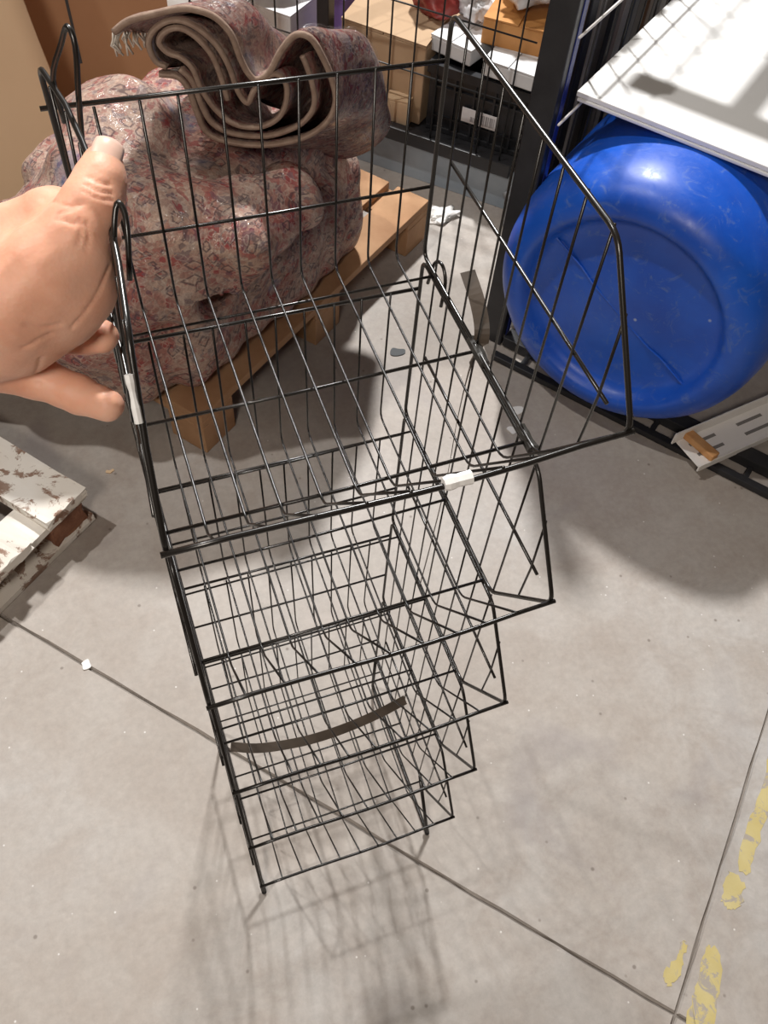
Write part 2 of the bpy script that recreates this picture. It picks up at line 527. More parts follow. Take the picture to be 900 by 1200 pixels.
for t in range(5):
    z0 = -float(t)
    def side_pt(side, y, z, out=0.0):
        x = side * W + (out if side else -out)
        if t == 0 and side == 0: x += bow(y, z)
        return R3(x, y, z0 + z)
    bm = bmesh.new()
    for side in (0, 1):
        prof = [(D, 0.012), (0, 0.012), (-A, B), (G, 0.975), (D, 0.985)]
        prof = round_poly([Vector((p[0], p[1], 0)) for p in prof], 0.05, 4)
        # subdivide long runs so that the bowed panel follows smoothly
        pts = []
        for i, p in enumerate(prof):
            q = prof[(i + 1) % len(prof)]
            L = (q - p).length; n = max(1, int(L / 0.16))
            for k in range(n): pts.append(p.lerp(q, k / n))
        add_tube(bm, [side_pt(side, p.x, p.y) for p in pts], r_frame, 8, True)
    rail = [R3(-0.012 + (W + 0.024) * k / 8, -A + 0.004 * math.sin(k), z0 + B - 0.018 * math.sin(math.pi * k / 8) + rnd.uniform(-.003, .003)) for k in range(9)]
    add_tube(bm, rail, r_rail, 8)
    add_tube(bm, [R3(-0.03, D + 0.012, z0 + 0.845), R3(W * 0.5, D + 0.012, z0 + 0.832), R3(W + 0.01, D + 0.012, z0 + 0.822)], 0.0018, 8)
    basket = bmobj('wire_basket', bm, M['wire'], rack, True)
    tag(basket, ['topmost and nearest wire basket of the stand', 'second wire basket from the top', 'middle wire basket of the stand', 'fourth wire basket from the top', 'lowest and smallest looking wire basket near the floor'][t])
    for i in range(1, 10):
        x = W * i / 10 + rnd.uniform(-.008, .008)
        w = rnd.uniform(-.008, .008)
        pts = round_poly([R3(x, D, z0 + 0.835), R3(x + w, D + rnd.uniform(-.006, .006), z0 + 0.03), R3(x + w, 0.02, z0 + 0.012), R3(x, -A, z0 + B - 0.006)], 0.05 * S, 3, False)
        tube('shelf_wire', pts, r_thin, M['wire'], basket, 6)
    for y, rr in ((0.985, 0.0013), (0.54, 0.0015), (0.075, 0.0015)):
        tube('cross_wire', [R3(0, y, z0 - 0.004), R3(W / 2, y + rnd.uniform(-.006, .006), z0 - 0.008), R3(W, y, z0 - 0.004)], rr, M['wire'], basket, 6)
    tube('cross_wire', [R3(0.0, D + 0.008, z0 + 0.345), R3(W / 2, D + 0.008, z0 + 0.336), R3(W, D + 0.008, z0 + 0.335)], 0.0015, M['wire'], basket, 6)
    for side in (0, 1):
        for k, y in enumerate((0.986, 0.844, 0.695, 0.553, 0.42, 0.285, 0.145, 0.0)):
            yy = y + rnd.uniform(-.006, .006)
            tube('side_wire', [side_pt(side, yy, 0.98, 0.008), side_pt(side, yy, 0.5, 0.008), side_pt(side, yy, 0.012, 0.008)], r_thin, M['wire'], basket, 6)
        tube('side_wire', [side_pt(side, -0.16, 0.812, 0.008), side_pt(side, -0.175, 0.5, 0.008), side_pt(side, -0.165, 0.255, 0.008)], r_thin, M['wire'], basket, 6)
        tube('brace_rod', [side_pt(side, y, 0.505, 0.018) for y in (1.0, 0.7, 0.4, 0.1, -0.21)], 0.0015, M['wire'], basket, 6)
    # hanging loops rising above the top edge
    if t == 0:
        tube('hanging_loop', catmull([R3(0.03, 1.0, 0.86), R3(0.03, 0.985, 1.0), R3(0.075, 0.97, 1.10), R3(0.100, 0.945, 1.155), R3(0.108, 0.91, 1.12), R3(0.085, 0.885, 1.0), R3(0.06, 0.88, 0.84)], 4), 0.0018, M['wire'], basket, 8)
        tube('hanging_loop', catmull([R3(0.058, 0.26, 0.86), R3(0.075, 0.29, 0.98), R3(0.10, 0.33, 1.04), R3(0.112, 0.31, 1.03), R3(0.106, 0.27, 0.99), R3(0.085, 0.22, 0.90)], 4), 0.0016, M['wire'], basket, 8)
    elif t == 1:
        tube('hanging_loop', catmull([R3(W + .01, 1.05, z0 + .9), R3(W + .02, 1.03, z0 + 1.02), R3(W + .03, 0.98, z0 + 1.05), R3(W + .03, 0.93, z0 + 1.0), R3(W + .01, 0.9, z0 + .9)], 4), 0.0016, M['wire'], basket, 8)
for side in (0, 1):
    x = side * W
    tube('leg', round_poly([R3(x, D, -4.0), R3(x, D, -4.545), R3(x, -0.19, -4.545), R3(x, 0.11, -4.0)], 0.04 * S, 3, False), 0.0030, M['wire'], rack, 8)
    tube('rubber_foot', [R3(x, -0.12, -4.46), R3(x, -0.155, -4.5), R3(x, -0.185, -4.542)], 0.0040, M['rubber'], rack, 8)

def tape_on(name, p, q, r, matl, label, seed=0):
    rn = random.Random(seed)
    p = Vector(p); q = Vector(q)
    bm = bmesh.new()
    pts = [p.lerp(q, k / 6) for k in range(7)]
    add_tube(bm, pts, [r * rn.uniform(0.85, 1.2) for _ in range(7)], 8)
    return tag(bmobj(name, bm, matl, rack), label)
def rail_pt(x, y=-0.36, z=0.54): return R3(x, y, z)
tape_on('white_tape', R3(0.735, -A, B - 0.012), R3(0.815, -A, B - 0.012), 0.0043, M['tape'], 'white tape wrapped round the top front rail', 1)
tape_on('white_tape', R3(0.026, -0.095, 0.905), R3(0.020, -0.165, 0.815), 0.0021, M['tape'], 'white tape on the gripped side panel', 2)
tape_on('clear_tape', R3(W + 0.005, 0.60, 0.0), R3(W + 0.005, 0.46, 0.0), 0.0050, M['clear_tape'], 'shiny clear tape round the shelf edge', 3)
tape_on('clear_tape', R3(W + 0.005, 0.14, 0.0), R3(W + 0.005, 0.03, 0.0), 0.0046, M['clear_tape'], 'shiny clear tape at the front shelf corner', 4)

def ribbon(name, pts, wdir, width, th, matl, parent=None):
    P = catmull(pts, 5)
    bm = bmesh.new(); rings = []
    for i, p in enumerate(P):
        a = P[max(0, i - 1)]; b = P[min(len(P) - 1, i + 1)]
        tg = (b - a).normalized()
        w = Vector(wdir[min(len(wdir) - 1, int(i / len(P) * len(wdir)))]) if isinstance(wdir, list) else Vector(wdir)
        w = (w - tg * w.dot(tg)).normalized(); n = tg.cross(w)
        rings.append([bm.verts.new(p + w * width / 2 * sx + n * th / 2 * sy) for sx, sy in ((-1, -1), (1, -1), (1, 1), (-1, 1))])
    for i in range(len(rings) - 1):
        for j in range(4):
            bm.faces.new((rings[i][j], rings[i][(j + 1) % 4], rings[i + 1][(j + 1) % 4], rings[i + 1][j]))
    bm.faces.new(rings[0][::-1]); bm.faces.new(rings[-1])
    return bmobj(name, bm, matl, parent, False)
s1 = ribbon('packing_strap', [R3(W + .05, .80, .16), R3(W + .045, .68, .12), R3(W + .035, .585, .06), R3(W + .025, .56, -.03), R3(W + .025, .60, -.16), R3(W + .02, .61, -.5), R3(W + .02, .60, -.9), R3(W + .015, .62, -1.5), R3(W + .01, .645, -2.0)], [(0.94, -0.34, 0.06)] * 3 + [(0.8, 0.5, 0)] + [(0.5, 0.85, 0.1)] * 5, 0.013, 0.0006, M['strap'])
tag(s1, 'long brown packing strap hanging down the right side of the wire stand', 'strap')
s2 = ribbon('packing_strap', [R3(0.034, .228, -2.5), R3(.17, .172, -2.5), R3(.34, .138, -2.5), R3(.508, .122, -2.5), R3(.70, .125, -2.5), R3(.90, .145, -2.5), R3(1.083, .177, -2.5)], (0.0, 0.8, 0.6), 0.0125, 0.0006, M['strap'])
tag(s2, 'short curved brown strap lying across the lower baskets', 'strap')

# ------------------------------------------------------------------ the hand
THUMB = [(0.0209, 0.1101, 1.2303, 0.0112), (0.0167, 0.0996, 1.2274, 0.0132), (0.0084, 0.0870, 1.2221, 0.0153), (-0.0045, 0.0748, 1.2133, 0.0183), (-0.0238, 0.0680, 1.2012, 0.0231), (-0.0467, 0.0672, 1.1869, 0.0292)]
PALM = [[(-0.0138, 0.1050, 1.2028, 0.0203), (-0.0384, 0.1062, 1.1845, 0.0257), (-0.0725, 0.1030, 1.1667, 0.0424)],
        [(-0.0054, 0.0740, 1.1980, 0.0180), (-0.0107, 0.0712, 1.1851, 0.0202), (-0.0249, 0.0740, 1.1755, 0.0254), (-0.0518, 0.0798, 1.1642, 0.0316), (-0.0878, 0.0949, 1.1513, 0.0403)],
        [(-0.0725, 0.1030, 1.1667, 0.0424), (-0.1131, 0.1141, 1.1439, 0.0385), (-0.1573, 0.1286, 1.1282, 0.0335), (-0.2145, 0.1427, 1.1087, 0.0352), (-0.2944, 0.1716, 1.0797, 0.0415)]]
FING = [[(-0.0616, 0.0902, 1.1437, 0.0169), (-0.0362, 0.0928, 1.1343, 0.0133), (-0.0139, 0.0820, 1.1376, 0.0112), (-0.0046, 0.0751, 1.1408, 0.0103)],
        [(-0.0802, 0.0820, 1.1333, 0.0158), (-0.0501, 0.0750, 1.1194, 0.0133), (-0.0273, 0.0575, 1.1140, 0.0117), (-0.0117, 0.0428, 1.1150, 0.0101)],
        [(-0.0460, 0.1347, 1.1636, 0.0173), (-0.0153, 0.1462, 1.1577, 0.0143), (0.0074, 0.1402, 1.1640, 0.0119), (0.0120, 0.1284, 1.1701, 0.0105)],
        [(-0.0519, 0.1161, 1.1504, 0.0173), (-0.0225, 0.1253, 1.1402, 0.0143), (-0.0027, 0.1179, 1.1437, 0.0119), (0.0021, 0.1066, 1.1501, 0.0106)]]
CREASE = [
    [(0.0093, 0.0838, 1.2385), (0.0117, 0.0814, 1.2371), (0.0155, 0.0799, 1.2354), (0.0211, 0.0821, 1.2323)],
    [(0.0071, 0.0805, 1.2371), (0.0114, 0.0771, 1.2350), (0.0162, 0.0769, 1.2326), (0.0206, 0.0790, 1.2303)],
    [(0.0115, 0.0885, 1.2390), (0.0155, 0.0852, 1.2375), (0.0209, 0.0857, 1.2351)],
    [(-0.0095, 0.0858, 1.2302), (-0.0047, 0.0766, 1.2337), (-0.0007, 0.0744, 1.2335), (0.0047, 0.0749, 1.2341)],
    [(-0.0074, 0.0719, 1.2324), (-0.0020, 0.0724, 1.2331), (0.0031, 0.0755, 1.2340)],
    [(-0.0097, 0.0694, 1.2315), (-0.0058, 0.0672, 1.2312), (-0.0012, 0.0650, 1.2299)],
    [(-0.0148, 0.1007, 1.2228), (-0.0095, 0.0858, 1.2302)],
    [(0.0038, 0.0654, 1.2286), (0.0037, 0.0605, 1.2237), (0.0008, 0.0568, 1.2194)],
    [(0.0013, 0.0670, 1.2300), (0.0006, 0.0617, 1.2266), (-0.0023, 0.0577, 1.2227)],
    [(0.0101, 0.0604, 1.2031), (0.0029, 0.0536, 1.1962), (-0.0060, 0.0473, 1.1891), (-0.0178, 0.0452, 1.1790)],
    [(-0.0447, 0.0395, 1.1764), (-0.0366, 0.0407, 1.1794), (-0.0299, 0.0427, 1.1795)],
    [(-0.0395, 0.0405, 1.1917), (-0.0320, 0.0417, 1.1861), (-0.0231, 0.0437, 1.1844)],
    [(-0.0390, 0.0458, 1.1607), (-0.0452, 0.0527, 1.1444), (-0.0471, 0.0610, 1.1261)],
]
def hand_sdf(X, Y, Z):
    d = sd_chain(X, Y, Z, THUMB, 0.006)
    for L in PALM: d = smin(d, sd_chain(X, Y, Z, L, 0.012), 0.012)
    for L in FING: d = smin(d, sd_chain(X, Y, Z, L, 0.004), 0.005)
    return d
V, Q = surface_nets(hand_sdf, (-0.235, 0.02, 1.03), (0.045, 0.20, 1.26), 0.0015)
def hand_normals(P, e=0.0008):
    g = np.stack([hand_sdf(*(P + np.eye(3)[i] * e).T) - hand_sdf(*(P - np.eye(3)[i] * e).T) for i in range(3)], 1)
    return g / np.linalg.norm(g, axis=1)[:, None]
near = np.where(V[:, 0] > -0.06)[0]
PV_ = V[near]
dep = np.zeros(len(near))
for L in CREASE:
    dm = np.full(len(near), 1.0)
    for p, q in zip(L[:-1], L[1:]):
        a = np.array(p); ab = np.array(q) - a
        tt = np.clip(((PV_ - a) @ ab) / (ab @ ab), 0, 1)
        dm = np.minimum(dm, np.linalg.norm(PV_ - a - tt[:, None] * ab, axis=1))
    dep = np.maximum(dep, 0.0010 * np.exp(-(dm / 0.0013) ** 2))
# soft skin unevenness: tendons and knuckle folds
dep += 0.00025 * np.sin(PV_[:, 0] * 260 + 3 * np.sin(PV_[:, 1] * 170)) * np.sin(PV_[:, 2] * 230 + 1.0)
V[near] = PV_ - hand_normals(PV_) * dep[:, None]
hand = pydata('person', V, Q.tolist(), M['skin'], None, True)
tag(hand, 'bare hand gripping the side of the top wire basket', 'person')
# thumb nail: a curved plate on the far end of the thumb
cam_p = Vector((0.0071, -0.33835, 1.52677))
tip = Vector(THUMB[0][:3]); base = Vector(THUMB[2][:3])
ax = (tip - base).normalized()
vd = (cam_p - tip); vd = (vd - ax * vd.dot(ax)).normalized()
sd = ax.cross(vd).normalized()
bm = bmesh.new()
rows = []
NU, NV = 9, 9
for i in range(NU):
    u = -1 + 2 * i / (NU - 1)
    row = []
    for j in range(NV):
        v = -1 + 2 * j / (NV - 1)
        hw = 0.98 - 0.12 * abs(v) ** 3
        a = u * hw * 0.80
        along = v * 0.0092 * (1 - 0.12 * u * u)
        rad = 0.0114 + 0.0006
        p = tip + ax * (along + 0.0022) + (vd * math.cos(a) + sd * math.sin(a)) * rad
        if v > 0.4: p -= vd * 0.0022 * (v - 0.4)
        row.append(bm.verts.new(p))
    rows.append(row)
for i in range(NU - 1):
    for j in range(NV - 1): bm.faces.new((rows[i][j], rows[i + 1][j], rows[i + 1][j + 1], rows[i][j + 1]))
nail = bmobj('thumb_nail', bm, M['nail'], hand, True)
so = nail.modifiers.new('thickness', 'SOLIDIFY'); so.thickness = 0.0008; so.offset = -1

# ------------------------------------------------------------------ wooden pallet under the rugs
PC = Vector((0.12, 0.873, 0)); PU = Vector((0.797, 0.604, 0)); PV = Vector((-0.604, 0.797, 0))
def frame_mat(o, u, v):
    return Matrix(((u.x, v.x, 0, o.x), (u.y, v.y, 0, o.y), (0, 0, 1, o.z), (0, 0, 0, 1)))
MP = frame_mat(PC, PU, PV)
pal = empty('wooden_pallet', (0, 0, 0))
tag(pal, 'bare orange wooden pallet under the pile of rugs', 'pallet')
for k in range(5):
    y0 = 0.0 + k * 0.125
    box('deck_board', (0.0, y0, 0.100 + 0.001 * (k % 2)), (0.92, y0 + 0.098, 0.120 + 0.001 * (k % 2)), M['pallet_wood'], pal, 0.002, MP)
for x0 in (0.0, 0.41, 0.82):
    box('stringer_board', (x0, 0.0, 0.082), (x0 + 0.10, 0.598, 0.0995), M['pallet_wood'], pal, 0.002, MP)
    for y0 in (0.0, 0.25, 0.50):
        box('block', (x0, y0, 0.0), (x0 + 0.10, y0 + 0.098, 0.0815), M['pallet_wood'], pal, 0.002, MP)

# ------------------------------------------------------------------ rugs
def rbox(X, Y, Z, c, u, v, half, r):
    x = (X - c[0]) * u[0] + (Y - c[1]) * u[1]; y = (X - c[0]) * v[0] + (Y - c[1]) * v[1]; z = Z - c[2]
    qx = np.abs(x) - half[0] + r; qy = np.abs(y) - half[1] + r; qz = np.abs(z) - half[2] + r
    return np.sqrt(np.maximum(qx, 0) ** 2 + np.maximum(qy, 0) ** 2 + np.maximum(qz, 0) ** 2) + np.minimum(np.maximum(qx, np.maximum(qy, qz)), 0) - r
def ell(X, Y, Z, c, r):
    k0 = np.sqrt(((X - c[0]) / r[0]) ** 2 + ((Y - c[1]) / r[1]) ** 2 + ((Z - c[2]) / r[2]) ** 2)
    return (k0 - 1) * min(r)
def rug_sdf(X, Y, Z):
    wob = 0.006 * np.sin(X * 19 + 3 * np.sin(Y * 7)) + 0.005 * np.sin(Y * 23 + Z * 17 + 2 * np.sin(X * 9)) + 0.006 * np.sin(Z * 41 + X * 13) + 0.004 * np.sin(X * 55 + Y * 37)
    cx = PC + PU * 0.44 + PV * 0.40
    cx = PC + PU * 0.345 + PV * 0.295
    slab_ = rbox(X, Y, Z, (cx.x, cx.y, 0.245), PU, PV, (0.335, 0.27, 0.125), 0.06)
    slab2 = rbox(X, Y, Z, (cx.x + 0.03, cx.y + 0.02, 0.40), PU, PV, (0.30, 0.20, 0.12), 0.08)
    low = smin(slab_, slab2, 0.03)
    # the fold that hangs over the near corner, its rounded nose to the right
    d = sd_chain(X, Y, Z, [(-0.20, 1.14, 0.33, 0.12), (-0.06, 1.09, 0.38, 0.13), (0.11, 1.02, 0.455, 0.105), (0.25, 1.00, 0.475, 0.082), (0.365, 1.055, 0.485, 0.066)], 0.05)
    d = smin(d, sd_chain(X, Y, Z, [(0.10, 1.27, 0.50, 0.125), (0.02, 1.12, 0.42, 0.13), (0.0, 1.05, 0.30, 0.12), (0.02, 1.03, 0.20, 0.105)], 0.05), 0.06)
    d = smin(d, sd_chain(X, Y, Z, [(0.06, 0.99, 0.40, 0.10), (0.14, 0.965, 0.40, 0.066), (0.20, 0.965, 0.405, 0.052)], 0.03), 0.03)
    d = smin(d, sd_chain(X, Y, Z, [(-0.24, 1.24, 0.25, 0.13), (-0.10, 1.12, 0.20, 0.10), (0.06, 1.02, 0.21, 0.085), (0.155, 0.985, 0.255, 0.062)], 0.05), 0.04)
    d = smin(d, sd_chain(X, Y, Z, [(-0.10, 1.20, 0.30, 0.14), (-0.30, 1.28, 0.22, 0.15), (-0.46, 1.36, 0.17, 0.14)], 0.05), 0.05)
    # tucked hollow and the deep crease under the nose
    hol = sd_cone(X, Y, Z, (0.165, 0.885, 0.385, 0.036), (0.235, 1.06, 0.36, 0.055))
    low = np.minimum(low, d - 0.0)
    hol = smin(hol, sd_chain(X, Y, Z, [(0.215, 0.92, 0.365, 0.034), (0.285, 0.965, 0.36, 0.042), (0.345, 1.00, 0.375, 0.042), (0.41, 1.055, 0.395, 0.036), (0.48, 1.12, 0.42, 0.026)], 0.02), 0.02)
    low = np.maximum(low, -hol)
    low = low + wob
    px = (X - PC.x) * PU.x + (Y - PC.y) * PU.y; py = (X - PC.x) * PV.x + (Y - PC.y) * PV.y
    inpal = np.maximum(np.maximum(-0.004 - px, px - 0.924), np.maximum(np.maximum(-0.004 - py, py - 0.602), Z - 0.1225))
    return np.maximum(np.maximum(low, -inpal), 0.002 - Z)
V, Q = surface_nets(rug_sdf, (-0.66, 0.78, -0.012), (0.95, 1.75, 0.72), 0.0105)
rug = pydata('draped_rug', V, Q.tolist(), M['rug'], None, True)
tag(rug, 'large worn red and beige patterned rug heaped on the wooden pallet', 'rug')

# folded upper rug: a long strip wound in loose folds, ends seen edge-on
L1 = [(-0.216, 0.778), (-0.189, 0.797), (-0.151, 0.808), (-0.107, 0.819), (-0.078, 0.818), (-0.049, 0.807), (-0.027, 0.781), (-0.016, 0.745), (-0.004, 0.718), (0.01, 0.707), (0.032, 0.721), (0.054, 0.759), (0.078, 0.785), (0.102, 0.781), (0.12, 0.754), (0.136, 0.718), (0.145, 0.674), (0.13, 0.635), (0.087, 0.602), (0.018, 0.585), (-0.047, 0.589), (-0.086, 0.607), (-0.099, 0.648), (-0.108, 0.686), (-0.123, 0.707), (-0.154, 0.711)]
L2 = [(-0.14, 0.723), (-0.157, 0.734), (-0.163, 0.763), (-0.148, 0.787), (-0.119, 0.801), (-0.089, 0.795), (-0.056, 0.768), (-0.036, 0.73), (-0.024, 0.686), (-0.009, 0.665), (0.004, 0.688), (0.021, 0.709), (0.044, 0.718), (0.06, 0.699), (0.056, 0.661), (0.037, 0.633), (0.003, 0.619), (-0.037, 0.625), (-0.066, 0.651), (-0.086, 0.687), (-0.097, 0.723), (-0.115, 0.741), (-0.134, 0.748), (-0.146, 0.764), (-0.134, 0.782), (-0.112, 0.789), (-0.089, 0.779), (-0.064, 0.75), (-0.051, 0.711), (-0.043, 0.67)]
L3 = [(0.088, 0.752), (0.095, 0.735), (0.104, 0.705), (0.108, 0.672), (0.098, 0.645), (0.072, 0.622), (0.02, 0.603), (-0.04, 0.606), (-0.074, 0.625), (-0.088, 0.655), (-0.10, 0.70), (-0.118, 0.722)]
RP = Vector((0.324, 1.08, 0.0)); RE = Vector((0.954, -0.301, 0)); RB = Vector((0.50, 0.70, -0.30)).normalized()
roll = empty('rolled_rug', (0, 0, 0))
tag(roll, 'loosely rolled red rug with spiral end lying on top of the heap', 'rug')
def rug_strip(L, th, depth, name, parent):
    P = catmull([(a, z, 0) for a, z in L], 5)
    NS = 14
    bm = bmesh.new(); bme = bmesh.new()
    grid = []
    for i, p in enumerate(P):
        a = P[max(0, i - 1)]; b = P[min(len(P) - 1, i + 1)]
        tg = (b - a).normalized(); n = Vector((-tg.y, tg.x, 0))
        cols = []
        for k in range(NS + 1):
            s = k / NS
            row = []
            for sg in (-1, 1):
                q = p + n * (th / 2 * sg)
                sc = 1.0 + 0.10 * math.sin(s * 2.2)
                w = 0.006 * math.sin(9 * s + q.x * 20) * min(1, s * 4)
                base = RP + RE * (q.x * sc + w) + Vector((0, 0, 0.66 + (q.y - 0.66) * sc + w))
                row.append(base + RB * (s * depth) + RE * 0.02 * math.sin(s * 3 + q.y * 8) * min(1, s * 3) - Vector((0, 0, 0.10 * s * s)))
            cols.append(row)
        grid.append(cols)
    def quadstrip(bmx, f):
        vs = {}
        def v(p):
            k = (round(p.x, 6), round(p.y, 6), round(p.z, 6))
            if k not in vs: vs[k] = bmx.verts.new(p)
            return vs[k]
        f(lambda *a: bmx.faces.new([v(p) for p in a]))
    N = len(grid)
    def body(F):
        for i in range(N - 1):
            for k in range(NS):
                for sg in (0, 1):
                    F(grid[i][k][sg], grid[i + 1][k][sg], grid[i + 1][k + 1][sg], grid[i][k + 1][sg])
        for k in range(NS):
            for i in (0, N - 1):
                F(grid[i][k][0], grid[i][k][1], grid[i][k + 1][1], grid[i][k + 1][0])
        for i in range(N - 1):
            F(grid[i][NS][0], grid[i][NS][1], grid[i + 1][NS][1], grid[i + 1][NS][0])
            F(grid[i][0][0], grid[i][0][1], grid[i + 1][0][1], grid[i + 1][0][0])
    quadstrip(bm, body)
    o = bmobj(name, bm, M['rug_maroon'], parent, True)
    for poly in o.data.polygons: pass
    # corded binding along the near end
    pts = [(g_[0][0] + g_[0][1]) / 2 - RB * 0.001 for g_ in grid]
    tube('binding', pts, th * 0.54, M['rug_edge'], o, 6)
    return o
lay1 = rug_strip(L1, 0.011, 0.31, 'outer_layer', roll)
lay2 = rug_strip(L2, 0.010, 0.29, 'inner_fold', roll)
lay3 = rug_strip(L3, 0.010, 0.28, 'inner_fold', roll)
# loose clear film over the top and the right-hand hump
film_m = bpy.data.materials.new('clear_film'); film_m.use_nodes = True
ft = film_m.node_tree; ft.nodes.clear()
fo = ft.nodes.new('ShaderNodeOutputMaterial'); fx = ft.nodes.new('ShaderNodeMixShader'); fx.inputs[0].default_value = 0.085
fa = ft.nodes.new('ShaderNodeBsdfTransparent'); fb = ft.nodes.new('ShaderNodeBsdfGlossy'); fb.inputs['Roughness'].default_value = 0.16
fn_ = ft.nodes.new('ShaderNodeTexNoise'); fn_.inputs['Scale'].default_value = 45; fn_.inputs['Detail'].default_value = 3
fbm = ft.nodes.new('ShaderNodeBump'); fbm.inputs['Strength'].default_value = 0.7; fbm.inputs['Distance'].default_value = 0.01
ft.links.new(fn_.outputs['Fac'], fbm.inputs['Height']); ft.links.new(fbm.outputs['Normal'], fb.inputs['Normal'])
ft.links.new(fa.outputs[0], fx.inputs[1]); ft.links.new(fb.outputs[0], fx.inputs[2]); ft.links.new(fx.outputs[0], fo.inputs[0])
FP = catmull([(a_, z_, 0) for a_, z_ in L1[4:18]], 6)
bm = bmesh.new(); fr_ = []
for i, p in enumerate(FP):
    tg = (FP[min(len(FP) - 1, i + 1)] - FP[max(0, i - 1)]).normalized(); n_ = Vector((-tg.y, tg.x, 0))
    row = []
    for k in range(25):
        s_ = 0.03 + 0.95 * k / 24
        q = p + n_ * (0.0095 + 0.0022 * math.sin(i * 0.9 + k * 0.7) * math.sin(k * 1.3 + i * 0.35))
        sc = 1.0 + 0.10 * math.sin(s_ * 2.2)
        w = 0.006 * math.sin(9 * s_ + q.x * 20) * min(1, s_ * 4)
        b_ = RP + RE * (q.x * sc + w) + Vector((0, 0, 0.66 + (q.y - 0.66) * sc + w))
        row.append(bm.verts.new(b_ + RB * (s_ * 0.31) + RE * 0.02 * math.sin(s_ * 3 + q.y * 8) * min(1, s_ * 3) - Vector((0, 0, 0.10 * s_ * s_))))
    fr_.append(row)
for i in range(len(fr_) - 1):
    for k in range(24): bm.faces.new((fr_[i][k], fr_[i + 1][k], fr_[i + 1][k + 1], fr_[i][k + 1]))
tag(bmobj('plastic_film', bm, film_m, roll, True), 'clear glossy plastic film round the rolled rug')
# cream fringe hanging from the free edge
bm = bmesh.new()
rf = random.Random(5)
for k in range(42):
    s = k / 41 * 0.26
    p = RP + RE * -0.218 + Vector((0, 0, 0.776)) + RB * s
    L = rf.uniform(0.022, 0.04)
    add_tube(bm, [p, p + Vector((rf.uniform(-.010, .0), rf.uniform(-.008, .008), -L * 0.5)), p + Vector((rf.uniform(-.012, .008), rf.uniform(-.012, .01), -L))], 0.0019, 5)
fr = bmobj('fringe', bm, M['fringe'], lay1, True)
tag(fr, 'cream knotted fringe', None, None, 'stuff')

# ------------------------------------------------------------------ white painted pallet, left
QC = Vector((-0.134, 0.763, 0)); QU = Vector((-0.785, -0.62, 0)).normalized(); QV = Vector((-0.62, 0.785, 0)).normalized()
MQ = frame_mat(QC, QU, QV)
wp = empty('painted_pallet', (0, 0, 0))
tag(wp, 'old pallet in chipped white paint at the edge of the floor', 'pallet')
def rough_board(name, lo, hi, matl, parent, mat4, seed):
    rn = random.Random(seed)
    bm = bmesh.new()
    add_box(bm, lo, hi)
    bmesh.ops.subdivide_edges(bm, edges=bm.edges[:], cuts=6, use_grid_fill=True)
    lo = Vector(lo); hi = Vector(hi)
    for v in bm.verts:
        e = sum(1 for i in range(3) if abs(v.co[i] - lo[i]) < 1e-5 or abs(v.co[i] - hi[i]) < 1e-5)
        if e >= 2: v.co += Vector((rn.uniform(-1, 1), rn.uniform(-1, 1), rn.uniform(-1, 0.3))) * 0.0028
    for v in bm.verts: v.co = mat4 @ v.co
    return bmobj(name, bm, matl, parent)
for k in range(5):
    x0 = k * 0.150 + (0.0 if k else 0)
    rough_board('deck_board', (x0, -0.004 * (k % 2), 0.098), (x0 + 0.105, 0.50, 0.122), M['white_paint'], wp, MQ, k)
for y0 in (0.01, 0.21, 0.405):
    rough_board('stringer_board', (0.0, y0, 0.078), (0.70, y0 + 0.085, 0.0975), M['white_paint'], wp, MQ, 20)
    for x0 in (0.012, 0.30, 0.60):
        rough_board('block', (x0, y0 + 0.004, 0.020), (x0 + 0.085, y0 + 0.080, 0.0775), M['old_wood'], wp, MQ, 30)
    rough_board('bottom_board', (0.0, y0 - 0.002, 0.0005), (0.70, y0 + 0.088, 0.0195), M['white_paint'], wp, MQ, 40)

# ------------------------------------------------------------------ storage cages
CU = Vector((0.595, -0.804, 0)); CN = Vector((0.804, 0.595, 0)); CP = Vector((0.868, 1.013, 0))
MC = frame_mat(CP, CU, CN)          # x along the front towards the right, y into the cage
cage = empty('storage_cage', (0, 0, 0))
tag(cage, 'black steel storage cage that holds the blue drum', 'cage')
box('corner_post', (-0.030, 0.0, 0.0), (0.026, 0.04, 1.0), M['frame_black'], cage, 0.003, MC)
box('post_stripe', (0.0262, 0.022, 0.02), (0.0280, 0.039, 0.99), M['blue_strip'], cage, 0, MC)  # thin dark blue strip up one side of the post
box('base_rail', (0.031, 0.0, 0.004), (1.45, 0.04, 0.032), M['frame_black'], cage, 0.002, MC)
box('base_rail', (0.031, -0.055, 0.002), (1.45, -0.035, 0.018), M['frame_black'], cage, 0.002, MC)
for k in range(12):
    box('rail_spacer', (0.10 + k * 0.115, -0.034, 0.003), (0.112 + k * 0.115, -0.001, 0.014), M['frame_black'], cage, 0, MC)
box('rubber_mat', (0.031, 0.045, 0.0), (0.30, 0.30, 0.016), M['rubber'], cage, 0.002, MC)
for k in range(12):
    tube('side_mesh_wire', [MC @ Vector((0.034, 0.10 + 0.085 * k, 0.02)), MC @ Vector((0.034, 0.10 + 0.085 * k, 0.98))], 0.0022, M['mesh_wire'], cage, 6)
for z in (0.30, 0.43, 0.595, 0.76, 0.92):
    tube('side_mesh_rod', [MC @ Vector((0.040, 0.0, z)), MC @ Vector((0.040, 1.15, z))], 0.0027, M['alu'] if z in (0.595, 0.76) else M['mesh_wire'], cage, 6)
